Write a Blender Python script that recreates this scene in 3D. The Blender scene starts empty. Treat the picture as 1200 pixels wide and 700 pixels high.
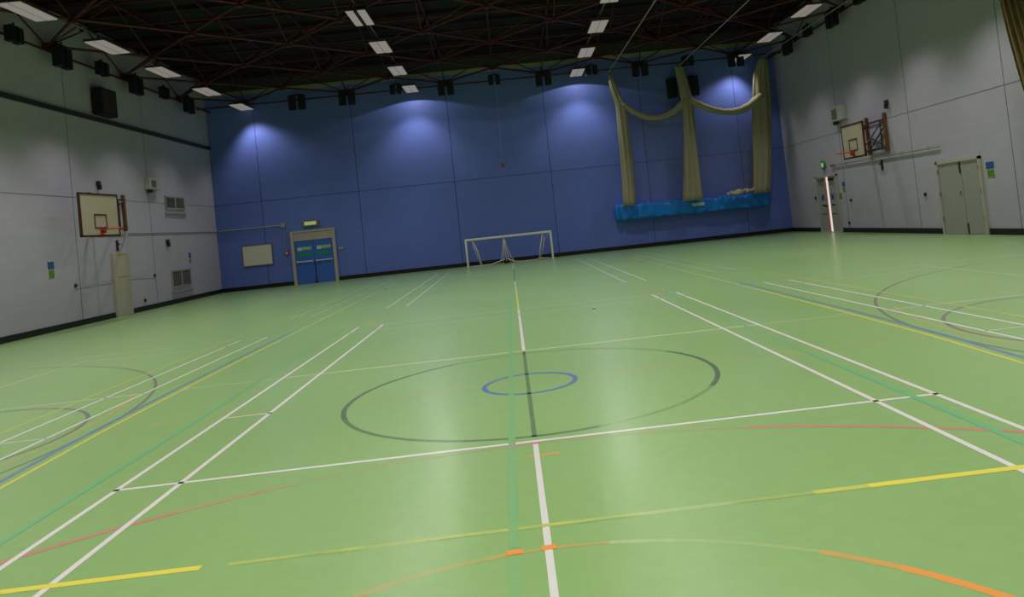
import bpy, bmesh, math, random
from mathutils import Vector, Matrix
random.seed(7)
PI = math.pi
scene = bpy.context.scene
COL = scene.collection
XL, XR, YF, YB, ZC = -12.93, 12.91, 26.01, -12.0, 9.45

# ------------------------------------------------------------------ materials
def lin(c):
    return tuple(((v/255)/12.92 if v/255 <= .04045 else ((v/255+.055)/1.055)**2.4) for v in c) + (1,)
def new_mat(name):
    m = bpy.data.materials.new(name); m.use_nodes = True
    return m, m.node_tree.nodes, m.node_tree.links, m.node_tree.nodes['Principled BSDF']
def mat(name, rgb, rough=.6, metal=0, var=.08, scale=6, spec=.4, bump=0):
    m, N, L, b = new_mat(name)
    tc = N.new('ShaderNodeTexCoord'); no = N.new('ShaderNodeTexNoise')
    no.inputs['Scale'].default_value = scale; no.inputs['Detail'].default_value = 4
    L.new(tc.outputs['Object'], no.inputs['Vector'])
    mx = N.new('ShaderNodeMix'); mx.data_type = 'RGBA'
    c = lin(rgb)
    mx.inputs['A'].default_value = tuple(v*(1-var) for v in c[:3])+(1,)
    mx.inputs['B'].default_value = tuple(min(1, v*(1+var)) for v in c[:3])+(1,)
    L.new(no.outputs['Fac'], mx.inputs['Factor']); L.new(mx.outputs['Result'], b.inputs['Base Color'])
    b.inputs['Roughness'].default_value = rough; b.inputs['Metallic'].default_value = metal
    b.inputs['Specular IOR Level'].default_value = spec
    if bump:
        bp = N.new('ShaderNodeBump'); bp.inputs['Strength'].default_value = bump
        L.new(no.outputs['Fac'], bp.inputs['Height']); L.new(bp.outputs['Normal'], b.inputs['Normal'])
    return m
def emit_mat(name, rgb, strength=1):
    m, N, L, b = new_mat(name)
    c = lin(rgb)
    b.inputs['Base Color'].default_value = tuple(v*.3 for v in c[:3])+(1,)
    b.inputs['Emission Color'].default_value = c
    b.inputs['Emission Strength'].default_value = strength
    b.inputs['Roughness'].default_value = .5
    return m
def block_mat(name, rgb, axis):
    """painted blockwork: brick pattern laid on the wall plane"""
    m, N, L, b = new_mat(name)
    g = N.new('ShaderNodeNewGeometry'); sx = N.new('ShaderNodeSeparateXYZ'); cx = N.new('ShaderNodeCombineXYZ')
    L.new(g.outputs['Position'], sx.inputs[0])
    L.new(sx.outputs['X' if axis == 'x' else 'Y'], cx.inputs['X']); L.new(sx.outputs['Z'], cx.inputs['Y'])
    br = N.new('ShaderNodeTexBrick'); L.new(cx.outputs[0], br.inputs['Vector'])
    br.inputs['Scale'].default_value = 1; br.inputs['Brick Width'].default_value = .45
    br.inputs['Row Height'].default_value = .225; br.inputs['Mortar Size'].default_value = .006
    br.inputs['Mortar Smooth'].default_value = .3
    c = lin(rgb)
    br.inputs['Color1'].default_value = c
    br.inputs['Color2'].default_value = tuple(v*.955 for v in c[:3])+(1,)
    br.inputs['Mortar'].default_value = tuple(v*.89 for v in c[:3])+(1,)
    no = N.new('ShaderNodeTexNoise'); no.inputs['Scale'].default_value = .55; no.inputs['Detail'].default_value = 5
    L.new(g.outputs['Position'], no.inputs['Vector'])
    mr = N.new('ShaderNodeMapRange'); L.new(no.outputs['Fac'], mr.inputs['Value'])
    mr.inputs['To Min'].default_value = .90; mr.inputs['To Max'].default_value = 1.08
    vm = N.new('ShaderNodeVectorMath'); vm.operation = 'SCALE'
    L.new(br.outputs['Color'], vm.inputs[0]); L.new(mr.outputs['Result'], vm.inputs['Scale'])
    L.new(vm.outputs[0], b.inputs['Base Color'])
    bp = N.new('ShaderNodeBump'); bp.inputs['Strength'].default_value = .13; bp.inputs['Distance'].default_value = .01
    L.new(br.outputs['Fac'], bp.inputs['Height']); bp.invert = True
    L.new(bp.outputs['Normal'], b.inputs['Normal'])
    b.inputs['Roughness'].default_value = .55; b.inputs['Specular IOR Level'].default_value = .3
    return m
def floor_mat(name, paint=None, wear=0.0):
    """sprung sports floor; paint = line colour, wear = how much of the paint is rubbed away"""
    m, N, L, b = new_mat(name)
    g = N.new('ShaderNodeNewGeometry')
    n1 = N.new('ShaderNodeTexNoise'); n1.inputs['Scale'].default_value = .35; n1.inputs['Detail'].default_value = 5
    L.new(g.outputs['Position'], n1.inputs['Vector'])
    n2 = N.new('ShaderNodeTexNoise'); n2.inputs['Scale'].default_value = 9; n2.inputs['Detail'].default_value = 6
    L.new(g.outputs['Position'], n2.inputs['Vector'])
    mx = N.new('ShaderNodeMix'); mx.data_type = 'RGBA'
    mx.inputs['A'].default_value = lin(FLOOR_A); mx.inputs['B'].default_value = lin(FLOOR_B)
    L.new(n1.outputs['Fac'], mx.inputs['Factor'])
    m2 = N.new('ShaderNodeMix'); m2.data_type = 'RGBA'; m2.blend_type = 'MULTIPLY'
    m2.inputs['Factor'].default_value = .07
    L.new(mx.outputs['Result'], m2.inputs['A']); 
    gr = N.new('ShaderNodeMapRange'); gr.inputs['From Min'].default_value = .3; gr.inputs['From Max'].default_value = .7
    L.new(n2.outputs['Fac'], gr.inputs['Value']); L.new(gr.outputs['Result'], m2.inputs['B'])
    out = m2.outputs['Result']
    if paint:
        n3 = N.new('ShaderNodeTexNoise'); n3.inputs['Scale'].default_value = 5.5; n3.inputs['Detail'].default_value = 8
        n3.inputs['Roughness'].default_value = .7
        L.new(g.outputs['Position'], n3.inputs['Vector'])
        r3 = N.new('ShaderNodeMapRange')
        r3.inputs['From Min'].default_value = .30+.0*wear; r3.inputs['From Max'].default_value = .70
        r3.inputs['To Min'].default_value = max(0, 1-wear*1.35); r3.inputs['To Max'].default_value = min(1, 1-wear*.65)
        L.new(n3.outputs['Fac'], r3.inputs['Value'])
        m3 = N.new('ShaderNodeMix'); m3.data_type = 'RGBA'
        L.new(out, m3.inputs['A']); m3.inputs['B'].default_value = lin(paint)
        L.new(r3.outputs['Result'], m3.inputs['Factor']); out = m3.outputs['Result']
    L.new(out, b.inputs['Base Color'])
    rr = N.new('ShaderNodeMapRange'); L.new(n1.outputs['Fac'], rr.inputs['Value'])
    rr.inputs['To Min'].default_value = FR-.04; rr.inputs['To Max'].default_value = FR+.06
    L.new(rr.outputs['Result'], b.inputs['Roughness'])
    b.inputs['Specular IOR Level'].default_value = FS
    b.inputs['Coat Weight'].default_value = .4; b.inputs['Coat Roughness'].default_value = .22; b.inputs['Coat IOR'].default_value = 1.45
    return m
FLOOR_A, FLOOR_B, FR, FS = (129, 165, 98), (138, 173, 107), .33, .5

M = {}
M['wall_white'] = block_mat('painted blockwork pale', (185, 179, 194), 'y')
M['wall_blue'] = block_mat('painted blockwork blue', (102, 122, 206), 'x')
M['wall_back'] = block_mat('painted blockwork back', (196, 205, 214), 'x')
M['joint'] = mat('movement joint sealant', (104, 108, 114), .8)
M['joint_blue'] = mat('movement joint sealant blue', (46, 60, 112), .8)
M['skirting'] = mat('black skirting', (26, 22, 22), .5)
M['rail_dark'] = mat('dark stained rail', (50, 47, 45), .6)
M['deck'] = mat('roof deck', (13, 13, 14), .8)
M['red_steel'] = mat('red oxide steel', (66, 11, 18), .55)
M['cream_trim'] = mat('cream flashing', (150, 150, 128), .6)
M['cladding'] = mat('corrugated lining', (68, 71, 68), .6)
M['black_box'] = mat('black casing', (18, 18, 22), .6)
M['brown_grille'] = mat('brown grille', (60, 42, 34), .7, bump=.3, scale=60)
M['white_metal'] = mat('white enamelled metal', (176, 174, 166), .45)
M['cream_paint'] = mat('cream painted timber', (184, 175, 162), .5)
M['door_blue'] = mat('blue painted door', (64, 108, 200), .45)
M['door_white'] = mat('off white door', (160, 158, 154), .5)
M['steel'] = mat('brushed steel', (170, 170, 170), .35, .8)
M['timber'] = mat('varnished timber', (120, 80, 38), .5, var=.2, scale=20)
M['dark_steel'] = mat('dark painted steel', (50, 42, 52), .5)
M['board'] = mat('backboard face', (196, 182, 158), .5)
M['board_edge'] = mat('backboard edging', (72, 30, 32), .6)
M['orange'] = mat('orange red rim', (206, 70, 50), .5)
M['netting'] = mat('cream netting', (152, 145, 122), .9, var=.18, scale=30, bump=.3)
M['goal_white'] = mat('goal white', (230, 226, 216), .45)
M['hem'] = mat('cream hem', (214, 196, 160), .9)
M['cord'] = mat('white cord', (214, 206, 200), .9)
M['bag'] = mat('cyan vinyl', (16, 126, 224), .42, var=.15, scale=3)
M['label'] = mat('faded label', (196, 210, 206), .7)
M['hatch'] = mat('hatch board', (222, 216, 200), .6)
M['conduit'] = mat('grey conduit', (150, 152, 152), .5)
M['red'] = mat('red plastic', (196, 30, 32), .5)
M['pblue'] = mat('poster blue', (60, 84, 150), .5)
M['pgreen'] = mat('poster green', (104, 132, 48), .5)
M['sgreen'] = mat('sign green', (30, 150, 84), .5)
M['slime'] = mat('sign pale green', (150, 196, 130), .5)
M['vent'] = mat('vent louvre', (112, 104, 100), .5)
M['vent_frame'] = mat('vent frame', (150, 152, 154), .5)
M['vent_dark'] = mat('vent shadow gap', (44, 42, 44), .8)
M['yellow_tape'] = mat('yellow tape', (188, 170, 60), .6)
M['curtain'] = mat('brown curtain', (150, 128, 84), .9, var=.2, scale=12)
M['lamp'] = emit_mat('lamp diffuser', (186, 176, 168), .40)
M['exit_glow'] = emit_mat('exit sign face', (206, 216, 150), .4)
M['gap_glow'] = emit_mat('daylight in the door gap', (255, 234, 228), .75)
M['rim_sign'] = mat('sign casing', (120, 126, 90), .6)

def netting_sheet():
    m, N, L, b = new_mat('open netting')
    b.inputs['Base Color'].default_value = lin((130, 126, 116)); b.inputs['Roughness'].default_value = .9
    g = N.new('ShaderNodeTexCoord'); w1 = N.new('ShaderNodeTexWave'); w2 = N.new('ShaderNodeTexWave')
    w2.bands_direction = 'Z'
    no = N.new('ShaderNodeTexNoise'); no.inputs['Scale'].default_value = 1.2
    L.new(g.outputs['Object'], no.inputs['Vector'])
    for w in (w1, w2):
        w.inputs['Scale'].default_value = 6; w.inputs['Distortion'].default_value = .6
        L.new(g.outputs['Object'], w.inputs['Vector'])
    mx = N.new('ShaderNodeMath'); mx.operation = 'MAXIMUM'
    L.new(w1.outputs['Fac'], mx.inputs[0]); L.new(w2.outputs['Fac'], mx.inputs[1])
    mu = N.new('ShaderNodeMath'); mu.operation = 'MULTIPLY'
    L.new(mx.outputs[0], mu.inputs[0]); L.new(no.outputs['Fac'], mu.inputs[1])
    m2 = N.new('ShaderNodeMath'); m2.operation = 'MULTIPLY'; m2.inputs[1].default_value = .42
    L.new(mu.outputs[0], m2.inputs[0]); L.new(m2.outputs[0], b.inputs['Alpha'])
    return m
M['sheet'] = netting_sheet()

# ------------------------------------------------------------------ mesh helpers
def obj(name, bm, m, parent=None, smooth=False, loc=None):
    me = bpy.data.meshes.new(name); bm.normal_update()
    bm.to_mesh(me); bm.free()
    for k in (m if isinstance(m, (list, tuple)) else [m]): me.materials.append(k)
    if smooth:
        for p in me.polygons: p.use_smooth = True
    o = bpy.data.objects.new(name, me); COL.objects.link(o)
    if parent: o.parent = parent
    if loc: o.location = loc
    return o
def thing(name, label, cat, loc=(0, 0, 0), rz=0, group=None):
    o = bpy.data.objects.new(name, None); COL.objects.link(o)
    o.empty_display_size = .2; o.location = loc; o.rotation_euler = (0, 0, rz)
    o['label'] = label; o['category'] = cat
    if group: o['group'] = group
    return o
def tag(o, label, cat, group=None):
    o['label'] = label; o['category'] = cat
    if group: o['group'] = group
    return o
def struct(o, label=None):
    o['kind'] = 'structure'
    if label: o['label'] = label
    return o
def box(bm, x0, x1, y0, y1, z0, z1, mi=0, bev=0):
    c = [(x, y, z) for x in (x0, x1) for y in (y0, y1) for z in (z0, z1)]
    v = [bm.verts.new(p) for p in c]
    fs = [bm.faces.new([v[i] for i in f]) for f in ((0,1,3,2),(4,6,7,5),(0,4,5,1),(2,3,7,6),(0,2,6,4),(1,5,7,3))]
    for f in fs: f.material_index = mi
    if bev:
        es = list({e for f in fs for e in f.edges})
        r = bmesh.ops.bevel(bm, geom=es, offset=bev, segments=2, affect='EDGES', profile=.6)
        for f in r['faces']: f.material_index = mi
def tube(bm, pts, r, n=8, mi=0, closed=False):
    pts = [Vector(p) for p in pts]; rings = []
    k = len(pts)
    for i, p in enumerate(pts):
        if closed: t = pts[(i+1) % k]-pts[i-1]
        else: t = pts[min(i+1, k-1)]-pts[max(i-1, 0)]
        t.normalize()
        a = t.cross(Vector((0, 0, 1)))
        if a.length < .1: a = t.cross(Vector((0, 1, 0)))
        a.normalize(); b = a.cross(t).normalized()
        rr = r[i] if isinstance(r, (list, tuple)) else r
        rings.append([bm.verts.new(p+(a*math.cos(2*PI*j/n)+b*math.sin(2*PI*j/n))*rr) for j in range(n)])
    rng = range(k) if closed else range(k-1)
    for i in rng:
        A, B = rings[i], rings[(i+1) % k]
        for j in range(n):
            f = bm.faces.new((A[j], A[(j+1) % n], B[(j+1) % n], B[j])); f.material_index = mi
    if not closed:
        bm.faces.new(rings[0][::-1]).material_index = mi; bm.faces.new(rings[-1]).material_index = mi
def B(): return bmesh.new()
def bx(name, dims, m, parent=None, bev=0, **k):
    b = B(); box(b, *dims, bev=bev); return obj(name, b, m, parent, **k)
def copy_tree(o, parent=None):
    c = o.copy(); COL.objects.link(c)
    if parent: c.parent = parent
    for ch in list(o.children): copy_tree(ch, c)
    return c

# ------------------------------------------------------------------ floor with its painted lines
fm = [floor_mat('sports floor')]; fidx = {}
PAINT = {'white': (214, 210, 206), 'yellow': (216, 206, 74), 'pale': (196, 200, 150), 'black': (62, 74, 66),
         'blue': (58, 86, 178), 'teal': (60, 176, 132), 'pink': (214, 92, 120), 'orange': (232, 140, 60),
         'magenta': (220, 80, 150), 'dusk': (98, 84, 96)}
def pm(c, w):
    k = (c, w)
    if k not in fidx: fm.append(floor_mat('floor paint %s %.2f' % k, PAINT[c], w)); fidx[k] = len(fm)-1
    return fidx[k]
fb = B(); box(fb, XL-.1, XR+.1, YB-.1, YF+.1, -.2, 0)
LEVEL = {'dusk': 1, 'pale': 2, 'orange': 2, 'blue': 3, 'black': 3, 'pink': 4, 'white': 5, 'yellow': 6, 'teal': 7, 'magenta': 8}
def strip(pts, w, c, wear, lv=0):
    z = .0003+.00015*LEVEL[c]+.00007*lv; mi = pm(c, wear)
    P = [Vector((p[0], p[1], z)) for p in pts]; prev = None
    for i, p in enumerate(P):
        t = (P[min(i+1, len(P)-1)]-P[max(i-1, 0)]).normalized(); n = Vector((-t.y, t.x, 0))*w/2
        cur = (fb.verts.new(p-n), fb.verts.new(p+n))
        if prev:
            f = fb.faces.new((prev[0], cur[0], cur[1], prev[1])); f.material_index = mi
        prev = cur
def hl(y, x0, x1, c, wear, w=.042): strip([(x0, y), (x1, y)], w, c, wear)
def vl(x, y0, y1, c, wear, w=.042): strip([(x, y0), (x, y1)], w, c, wear)
def arc(cx, cy, r, a0, a1, c, wear, w=.05, n=64, lv=0):
    strip([(cx+r*math.cos(math.radians(a0+(a1-a0)*i/n)), cy+r*math.sin(math.radians(a0+(a1-a0)*i/n))) for i in range(n+1)], w, c, wear, lv)
# centre badminton court
for s in (-1, 1):
    vl(3.03*s, -6.7, 6.7, 'white', .06); vl(2.57*s, -6.7, 6.7, 'white', .06)
    vl(3.03*s, 9.8, 22.6, 'white', .35); vl(2.57*s, 9.8, 22.6, 'white', .35)
hl(-1.98, -3.05, 3.05, 'white', .06); hl(1.98, -3.05, 3.05, 'pale', .05, .05)
hl(1.98, -4.25, -3.06, 'pale', .45); hl(1.98, 3.06, 4.25, 'pale', .45)
hl(6.70, -3.05, 3.05, 'white', .5, .05); hl(5.94, -3.05, 3.05, 'white', .58, .05)
hl(9.8, -3.05, 3.05, 'white', .68, .05)
hl(8.85, -2.5, 2.5, 'white', .85, .05)
vl(0, -6.7, -2.0, 'white', .15, .038); vl(0, 2.0, 6.7, 'white', .15); vl(0, -1.86, 1.96, 'black', .42, .038)
vl(0, 6.72, 10.5, 'yellow', .35); vl(0, 10.5, 14, 'white', .5); vl(0, 14, 20, 'black', .5); vl(0, 20, 24, 'white', .4)
hl(0.02, -3.0, -2.55, 'white', .3); hl(0.10, -4.2, 4.2, 'orange', .86); 
# side courts
for s in (-1, 1):
    e = .22 if s < 0 else .12
    for x in (4.75, 5.22):
        vl(x*s, -6.7, 6.7, 'white', e); vl(x*s, 9.8, 22.4, 'white', .55)
    for x in (10.85, 10.39): vl(x*s, -6.7, 6.7, 'white', .7); 
    hl(1.98, *sorted((4.75*s, 10.85*s)), 'white', .45)
    hl(6.7, *sorted((4.75*s, 10.85*s)), 'white', .6, .05); hl(5.94, *sorted((4.75*s, 10.85*s)), 'white', .66, .05)
    vl(7.8*s, 1.98, 6.7, 'white', .5); vl(7.8*s, 9.8, 20, 'white', .78); hl(9.8, *sorted((4.75*s, 10.85*s)), 'white', .82)
    hl(.03, *sorted((4.75*s, 5.4*s)), 'white', .5)
    YL = [(3.9, -6), (4.13, -1.4), (4.22, .1), (4.27, 2.5), (4.29, 5.5)]
    strip([(a*s, c) for a, c in YL], .042, 'yellow', .3); vl(4.29*s, 5.5, 19.5, 'pale', .4)
    strip([((a+.12)*s, c) for a, c in YL[:4]], .05, 'blue', .42); strip([((a+.12)*s, c) for a, c in YL[3:]]+[(4.41*s, 7.1)], .06, 'blue', .55)
    vl(5.52*s, -4, 6.7, 'yellow', .62); vl(5.5*s, 6.7, 16, 'yellow', .72)
    # key circle and three point arc of the cross courts
    cx = -10.52*s; cx = 10.52*s
    a = (90, 270) if s > 0 else (-90, 90)
    arc(cx, 0, 6.2, a[0], a[1], 'dusk', .3, .04, 90); hl(6.2, *sorted((cx, 12.8*s)), 'dusk', .5)
    arc(6.40*s, 0.02, 1.8, a[0], a[1], 'dusk', .3, .045, lv=1); vl(6.40*s, -1.8, 1.8, 'dusk', .6)
    arc(cx, 0, 5.99, a[0]+68, a[1]-68, 'orange', .86, .05, 40)
arc(-4.9, 16.6, .75, -60, 60, 'blue', .5, .08, 20)
arc(4.9, 16.6, .75, 120, 240, 'blue', .6, .08, 20)
# near yellow line, strong at its ends and rubbed in the middle
hl(-3.52, -4.25, -1.80, 'yellow', .05, .055); hl(-3.52, -1.66, -.6, 'yellow', .8, .04); hl(-3.52, -.6, .5, 'yellow', .66, .04)
hl(-3.52, .5, 1.0, 'pale', .6, .04); hl(-3.52, 1.0, 1.45, 'yellow', .88, .04); hl(-3.52, 1.45, 1.75, 'yellow', .4, .05); hl(-3.52, 1.75, 4.25, 'yellow', .05, .055)
# teal lines
vl(-.17, -3.75, -1.9, 'teal', .82, .052); vl(-.17, -6, -3.85, 'teal', .95, .05); vl(-.17, -1.9, .7, 'teal', .74, .048); vl(-.17, .7, 3.2, 'teal', .8, .05)
vl(-.17, 3.2, 9.0, 'teal', .7, .05)
vl(-3.30, -7, 1.2, 'teal', .5, .05); vl(-3.33, 1.2, 6.7, 'teal', .82, .05)
vl(2.86, -7, -.9, 'teal', .5, .055); vl(2.86, -.9, .8, 'teal', .62, .05); vl(2.86, .8, 6.9, 'teal', .86, .05); hl(6.95, 2.3, 3.0, 'teal', .6, .05)
# arcs in front
def parc(cx, cy, r, x0, x1, c, wear, w):
    n = max(4, int(abs(x1-x0)*12))
    strip([(x0+(x1-x0)*i/n, cy+math.sqrt(max(0, r*r-(x0+(x1-x0)*i/n-cx)**2))) for i in range(n+1)], w, c, wear)
parc(.03, -7.05, 5.02, -3.6, -2.3, 'pink', .35, .045); parc(.03, -7.05, 5.02, -2.3, -1.7, 'pink', .6, .045); parc(.03, -7.05, 5.02, -1.7, .9, 'pink', .92, .035)
parc(.03, -7.05, 5.02, .9, 1.5, 'pink', .85, .04); parc(.03, -7.05, 5.02, 1.5, 3.4, 'pink', .4, .045)
parc(.05, -5.75, 1.95, -.9, -.15, 'orange', .78, .04); parc(.05, -5.75, 1.95, -.15, .3, 'orange', .7, .03)
parc(.05, -5.75, 1.95, .3, .6, 'pale', .62, .035); parc(.05, -5.75, 1.95, .6, 1.2, 'pale', .93, .03); parc(.05, -5.75, 1.95, 1.2, 1.45, 'orange', .5, .045)
parc(.05, -5.75, 1.95, 1.45, 1.95, 'orange', .18, .05)
strip([(-.21, -3.80), (-.125, -3.80)], .05, 'orange', .05, 20); strip([(-.035, -3.79), (.04, -3.79)], .05, 'orange', .1, 20)
strip([(-.2, -2.05), (-.12, -2.045)], .04, 'magenta', .4); strip([(-.03, -2.03), (.03, -2.03)], .05, 'magenta', .2)
strip([(-.05, -2.32), (.15, -2.32)], .05, 'orange', .5, 1)
# centre circles
arc(.03, -.03, 1.82, 200, 285, 'black', .42, .045); arc(.03, -.03, 1.82, 285, 330, 'black', .68, .04); arc(.03, -.03, 1.82, -30, 30, 'black', .25, .05)
arc(.03, -.03, 1.82, 30, 120, 'black', .68, .045); arc(.03, -.03, 1.82, 120, 200, 'black', .3, .05)
arc(.02, .04, .46, 0, 360, 'blue', .28, .05)
arc(-2.0, 7.5, .98, 120, 225, 'orange', .8, .09, 20); arc(1.9, 7.5, 1.02, -60, 55, 'orange', .8, .08, 20)
arc(8.6, 12.5, .5, 0, 150, 'blue', .5, .05, 12)
struct(obj('floor', fb, fm))

# ------------------------------------------------------------------ walls, ceiling, skirtings
def joints_x(b, y, xs, z1, zs, n=1):      # far wall strips (slot 1)
    for x in xs: box(b, x-.012, x+.012, y-.003, y+.001, .16, z1, 1)
    for z in zs: box(b, XL, XR, y-.003, y+.001, z-.009, z+.009, 1)
def joints_y(b, x, ys, z1, zs, sgn):
    x0, x1 = sorted((x-.001*sgn, x+.003*sgn))
    for y in ys: box(b, x0, x1, y-.012, y+.012, .16, z1, 1)
    for z in zs: box(b, x0, x1, YB, YF, z-.009, z+.009, 1)
T = .3
b = B(); box(b, XL-T, XR+T, YF, YF+T, -.2, 8.72); joints_x(b, YF, (-10.85, -6.53, -2.22, 2.15, 6.55, 10.9), 8.7, (3.87,))
struct(obj('wall_far', b, [M['wall_blue'], M['joint_blue']]))
b = B(); box(b, XL-T, XL, YB, YF, -.2, 9.5); joints_y(b, XL, (-6, -1.5, 3, 6.4, 10.8, 15.25, 20.0), 8.2, (3.84,), 1)
struct(obj('wall_left', b, [M['wall_white'], M['joint']]))
b = B(); box(b, XR, XR+T, YB, YF, -.2, 9.5); joints_y(b, XR, (-6, -1.5, 3, 6.4, 10.85, 15.42, 20.34), 8.2, (3.85,), -1)
struct(obj('wall_right', b, [M['wall_white'], M['joint']]))
b = B(); box(b, XL-T, XR+T, YB-T, YB, -.2, 9.5); struct(obj('wall_back', b, M['wall_back']))
# ceiling: dark profiled deck with purlins in the same mesh
b = B(); box(b, XL-T, XR+T, YB-T, YF+T, ZC, ZC+.2)
y = YB+.5
while y < YF-.3:
    box(b, XL, XR, y-.04, y+.04, ZC-.14, ZC+.01, 1); y += 1.43
struct(obj('ceiling', b, [M['deck'], mat('purlin steel', (34, 14, 16), .6)]))
# upper lining above the blue wall, ribbed, over a cream flashing
b = B(); x = XL
while x < XR:
    box(b, x, x+.16, YF-.03, YF+T, 8.86, ZC); x += .3
box(b, XL, XR, YF, YF+T, 8.72, ZC)
struct(obj('trim_2', b, M['cladding']))
b = B(); box(b, XL, XR, YF-.07, YF+.1, 8.70, 8.87); box(b, XL, XR, YF-.09, YF+.1, 8.83, 8.87); struct(obj('trim_3', b, M['cream_trim']))
b = B(); box(b, XL-.02, XL+.07, YB, YF, 6.37, 6.48); box(b, XL-.02, XL+.09, YB, YF, 6.46, 6.50)
struct(obj('trim_1', b, M['rail_dark']))
SK = .17
def skirt(name, segs, axis, w, sgn):
    b = B()
    for a0, a1 in segs:
        if axis == 'x': box(b, a0, a1, w-.025, w+.01, -.01, SK)
        else:
            x0, x1 = sorted((w-.01*sgn, w+.025*sgn)); box(b, x0, x1, a0, a1, -.01, SK)
    struct(obj(name, b, M['skirting']))
skirt('baseboard_far', ((XL, -9.72), (-7.76, XR)), 'x', YF, -1)
skirt('baseboard_left', ((YB, 17.05), (18.08, YF)), 'y', XL, 1)
skirt('baseboard_right', ((YB, 12.10), (14.24, 20.86), (22.86, YF)), 'y', XR, -1)

# ------------------------------------------------------------------ doors
# far blue double door in its pale frame
x0, x1 = -9.72, -7.76
b = B(); box(b, x0, x0+.13, YF-.09, YF+.02, 0, 2.37); box(b, x1-.13, x1, YF-.09, YF+.02, 0, 2.37)
box(b, x0+.13, x1-.13, YF-.09, YF+.02, 2.30, 2.37); box(b, x0+.13, x1-.13, YF-.05, YF+.02, 1.93, 2.31)
d1 = struct(obj('door_1', b, M['cream_paint']))
mid = (x0+x1)/2
for a0, a1 in ((x0+.13, mid-.006), (mid+.006, x1-.13)):
    lf = bx('door_leaf', (a0, a1, YF-.035, YF+.01, .01, 1.93), M['door_blue'], d1)
    b = B(); tube(b, [(a0+.06, YF-.11, .99), (a1-.06, YF-.11, .99)], .024)
    for q in (a0+.08, a1-.08): box(b, q-.03, q+.03, YF-.12, YF-.034, .93, 1.05)
    o = obj('push_bar', b, M['steel'], lf); o['label'] = 'steel push bar'
    o = bx('door_sign', (a0+.13, a1-.10, YF-.04, YF-.034, 1.50, 1.64), M['slime'], lf)
    o = bx('door_sign', (a0+.13, a0+.30, YF-.043, YF-.034, 1.48, 1.62), M['label'], lf)
    o = bx('door_sign', (a0+.10, a1-.12, YF-.04, YF-.034, 1.24, 1.36), M['sgreen'], lf)
b = B(); box(b, mid-.02, mid+.02, YF-.05, YF-.034, .02, .95); box(b, mid-.06, mid+.06, YF-.08, YF-.034, 0, .10)
obj('door_bolt', b, M['dark_steel'], d1)

# right wall exit door standing ajar, light in the gap
y0, y1 = 20.88, 22.84
b = B()
box(b, XR-.06, XR+.02, y0, y0+.08, 0, 2.28); box(b, XR-.06, XR+.02, y1-.10, y1, 0, 2.28); box(b, XR-.06, XR+.02, y0, y1, 2.22, 2.30)
box(b, XR-.10, XR+.02, y0, y1, 0, .025)
d2 = struct(obj('door_2', b, M['white_metal']))
l1 = bx('door_leaf', (XR-.03, XR+.01, 21.98, y1-.10, .02, 2.22), M['door_white'], d2)
l2 = bx('door_leaf', (XR-.03, XR+.01, y0+.08, 21.72, .02, 2.22), M['door_white'], d2)
bx('door_edge', (XR-.05, XR+.01, 21.92, 21.98, .02, 2.22), mat('raw timber edge', (190, 120, 86), .6), d2)
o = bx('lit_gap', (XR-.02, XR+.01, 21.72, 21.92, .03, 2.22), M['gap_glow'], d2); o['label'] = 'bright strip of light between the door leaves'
for lf, yc in ((l1, 22.35), (l2, 21.45)):
    bx('door_sign', (XR-.036, XR-.03, yc-.12, yc+.12, 1.30, 1.52), M['pblue'], lf)
    bx('door_sign', (XR-.036, XR-.03, yc-.12, yc+.12, 1.06, 1.12), M['dark_steel'], lf)
    bx('door_sign', (XR-.036, XR-.03, yc-.22, yc+.22, .72, .75), M['dark_steel'], lf)
b = B(); box(b, XR-.10, XR-.03, 22.05, 22.13, 1.02, 1.10); tube(b, [(XR-.08, 21.9, 1.06), (XR-.08, 22.1, 1.06)], .03); obj('door_handle', b, M['dark_steel'], d2)
bx('door_closer', (XR-.09, XR-.03, 21.2, 21.6, 2.06, 2.16), M['dark_steel'], l2)
bx('door_closer', (XR-.09, XR-.03, 22.1, 22.6, 2.06, 2.16), M['vent'], l1)

# right wall store double doors
y0, y1 = 12.12, 14.20
b = B()
box(b, XR-.06, XR+.02, y0, y0+.09, 0, 2.16); box(b, XR-.06, XR+.02, y1-.09, y1, 0, 2.16); box(b, XR-.06, XR+.02, y0, y1, 2.08, 2.16)
d3 = struct(obj('door_3', b, M['cream_paint']))
ym = 13.02
bx('door_leaf', (XR-.03, XR+.01, y0+.09, ym-.012, .01, 2.08), M['door_white'], d3)
l = bx('door_leaf', (XR-.03, XR+.01, ym+.012, y1-.09, .01, 2.08), M['door_white'], d3)
bx('door_bolt', (XR-.05, XR-.03, ym+.02, ym+.07, 1.75, 2.06), M['dark_steel'], l)
bx('door_bolt', (XR-.05, XR-.03, ym-.07, ym-.02, .02, .32), M['dark_steel'], d3)
bx('door_lock', (XR-.045, XR-.03, ym+.10, ym+.16, 1.16, 1.24), M['steel'], l)
for z in (.45, 1.2, 1.85):
    bx('hinge', (XR-.066, XR-.03, y1-.11, y1-.07, z-.06, z+.06), M['steel'], d3)
    bx('hinge', (XR-.066, XR-.03, y0+.07, y0+.11, z-.06, z+.06), M['steel'], d3)

# tall narrow cream panel on the left wall
pn = bx('wall_panel', (XL-.005, XL+.10, 17.07, 18.05, 0, 2.10), M['cream_paint'], None, .012)
tag(pn, 'tall narrow cream panel standing against the left wall below the basketball frame', 'panel')
for z in (2.03, 1.30):
    bx('yellow_strap', (XL+.09, XL+.106, 17.2, 17.9, z-.018, z+.018), M['yellow_tape'], pn)

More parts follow.
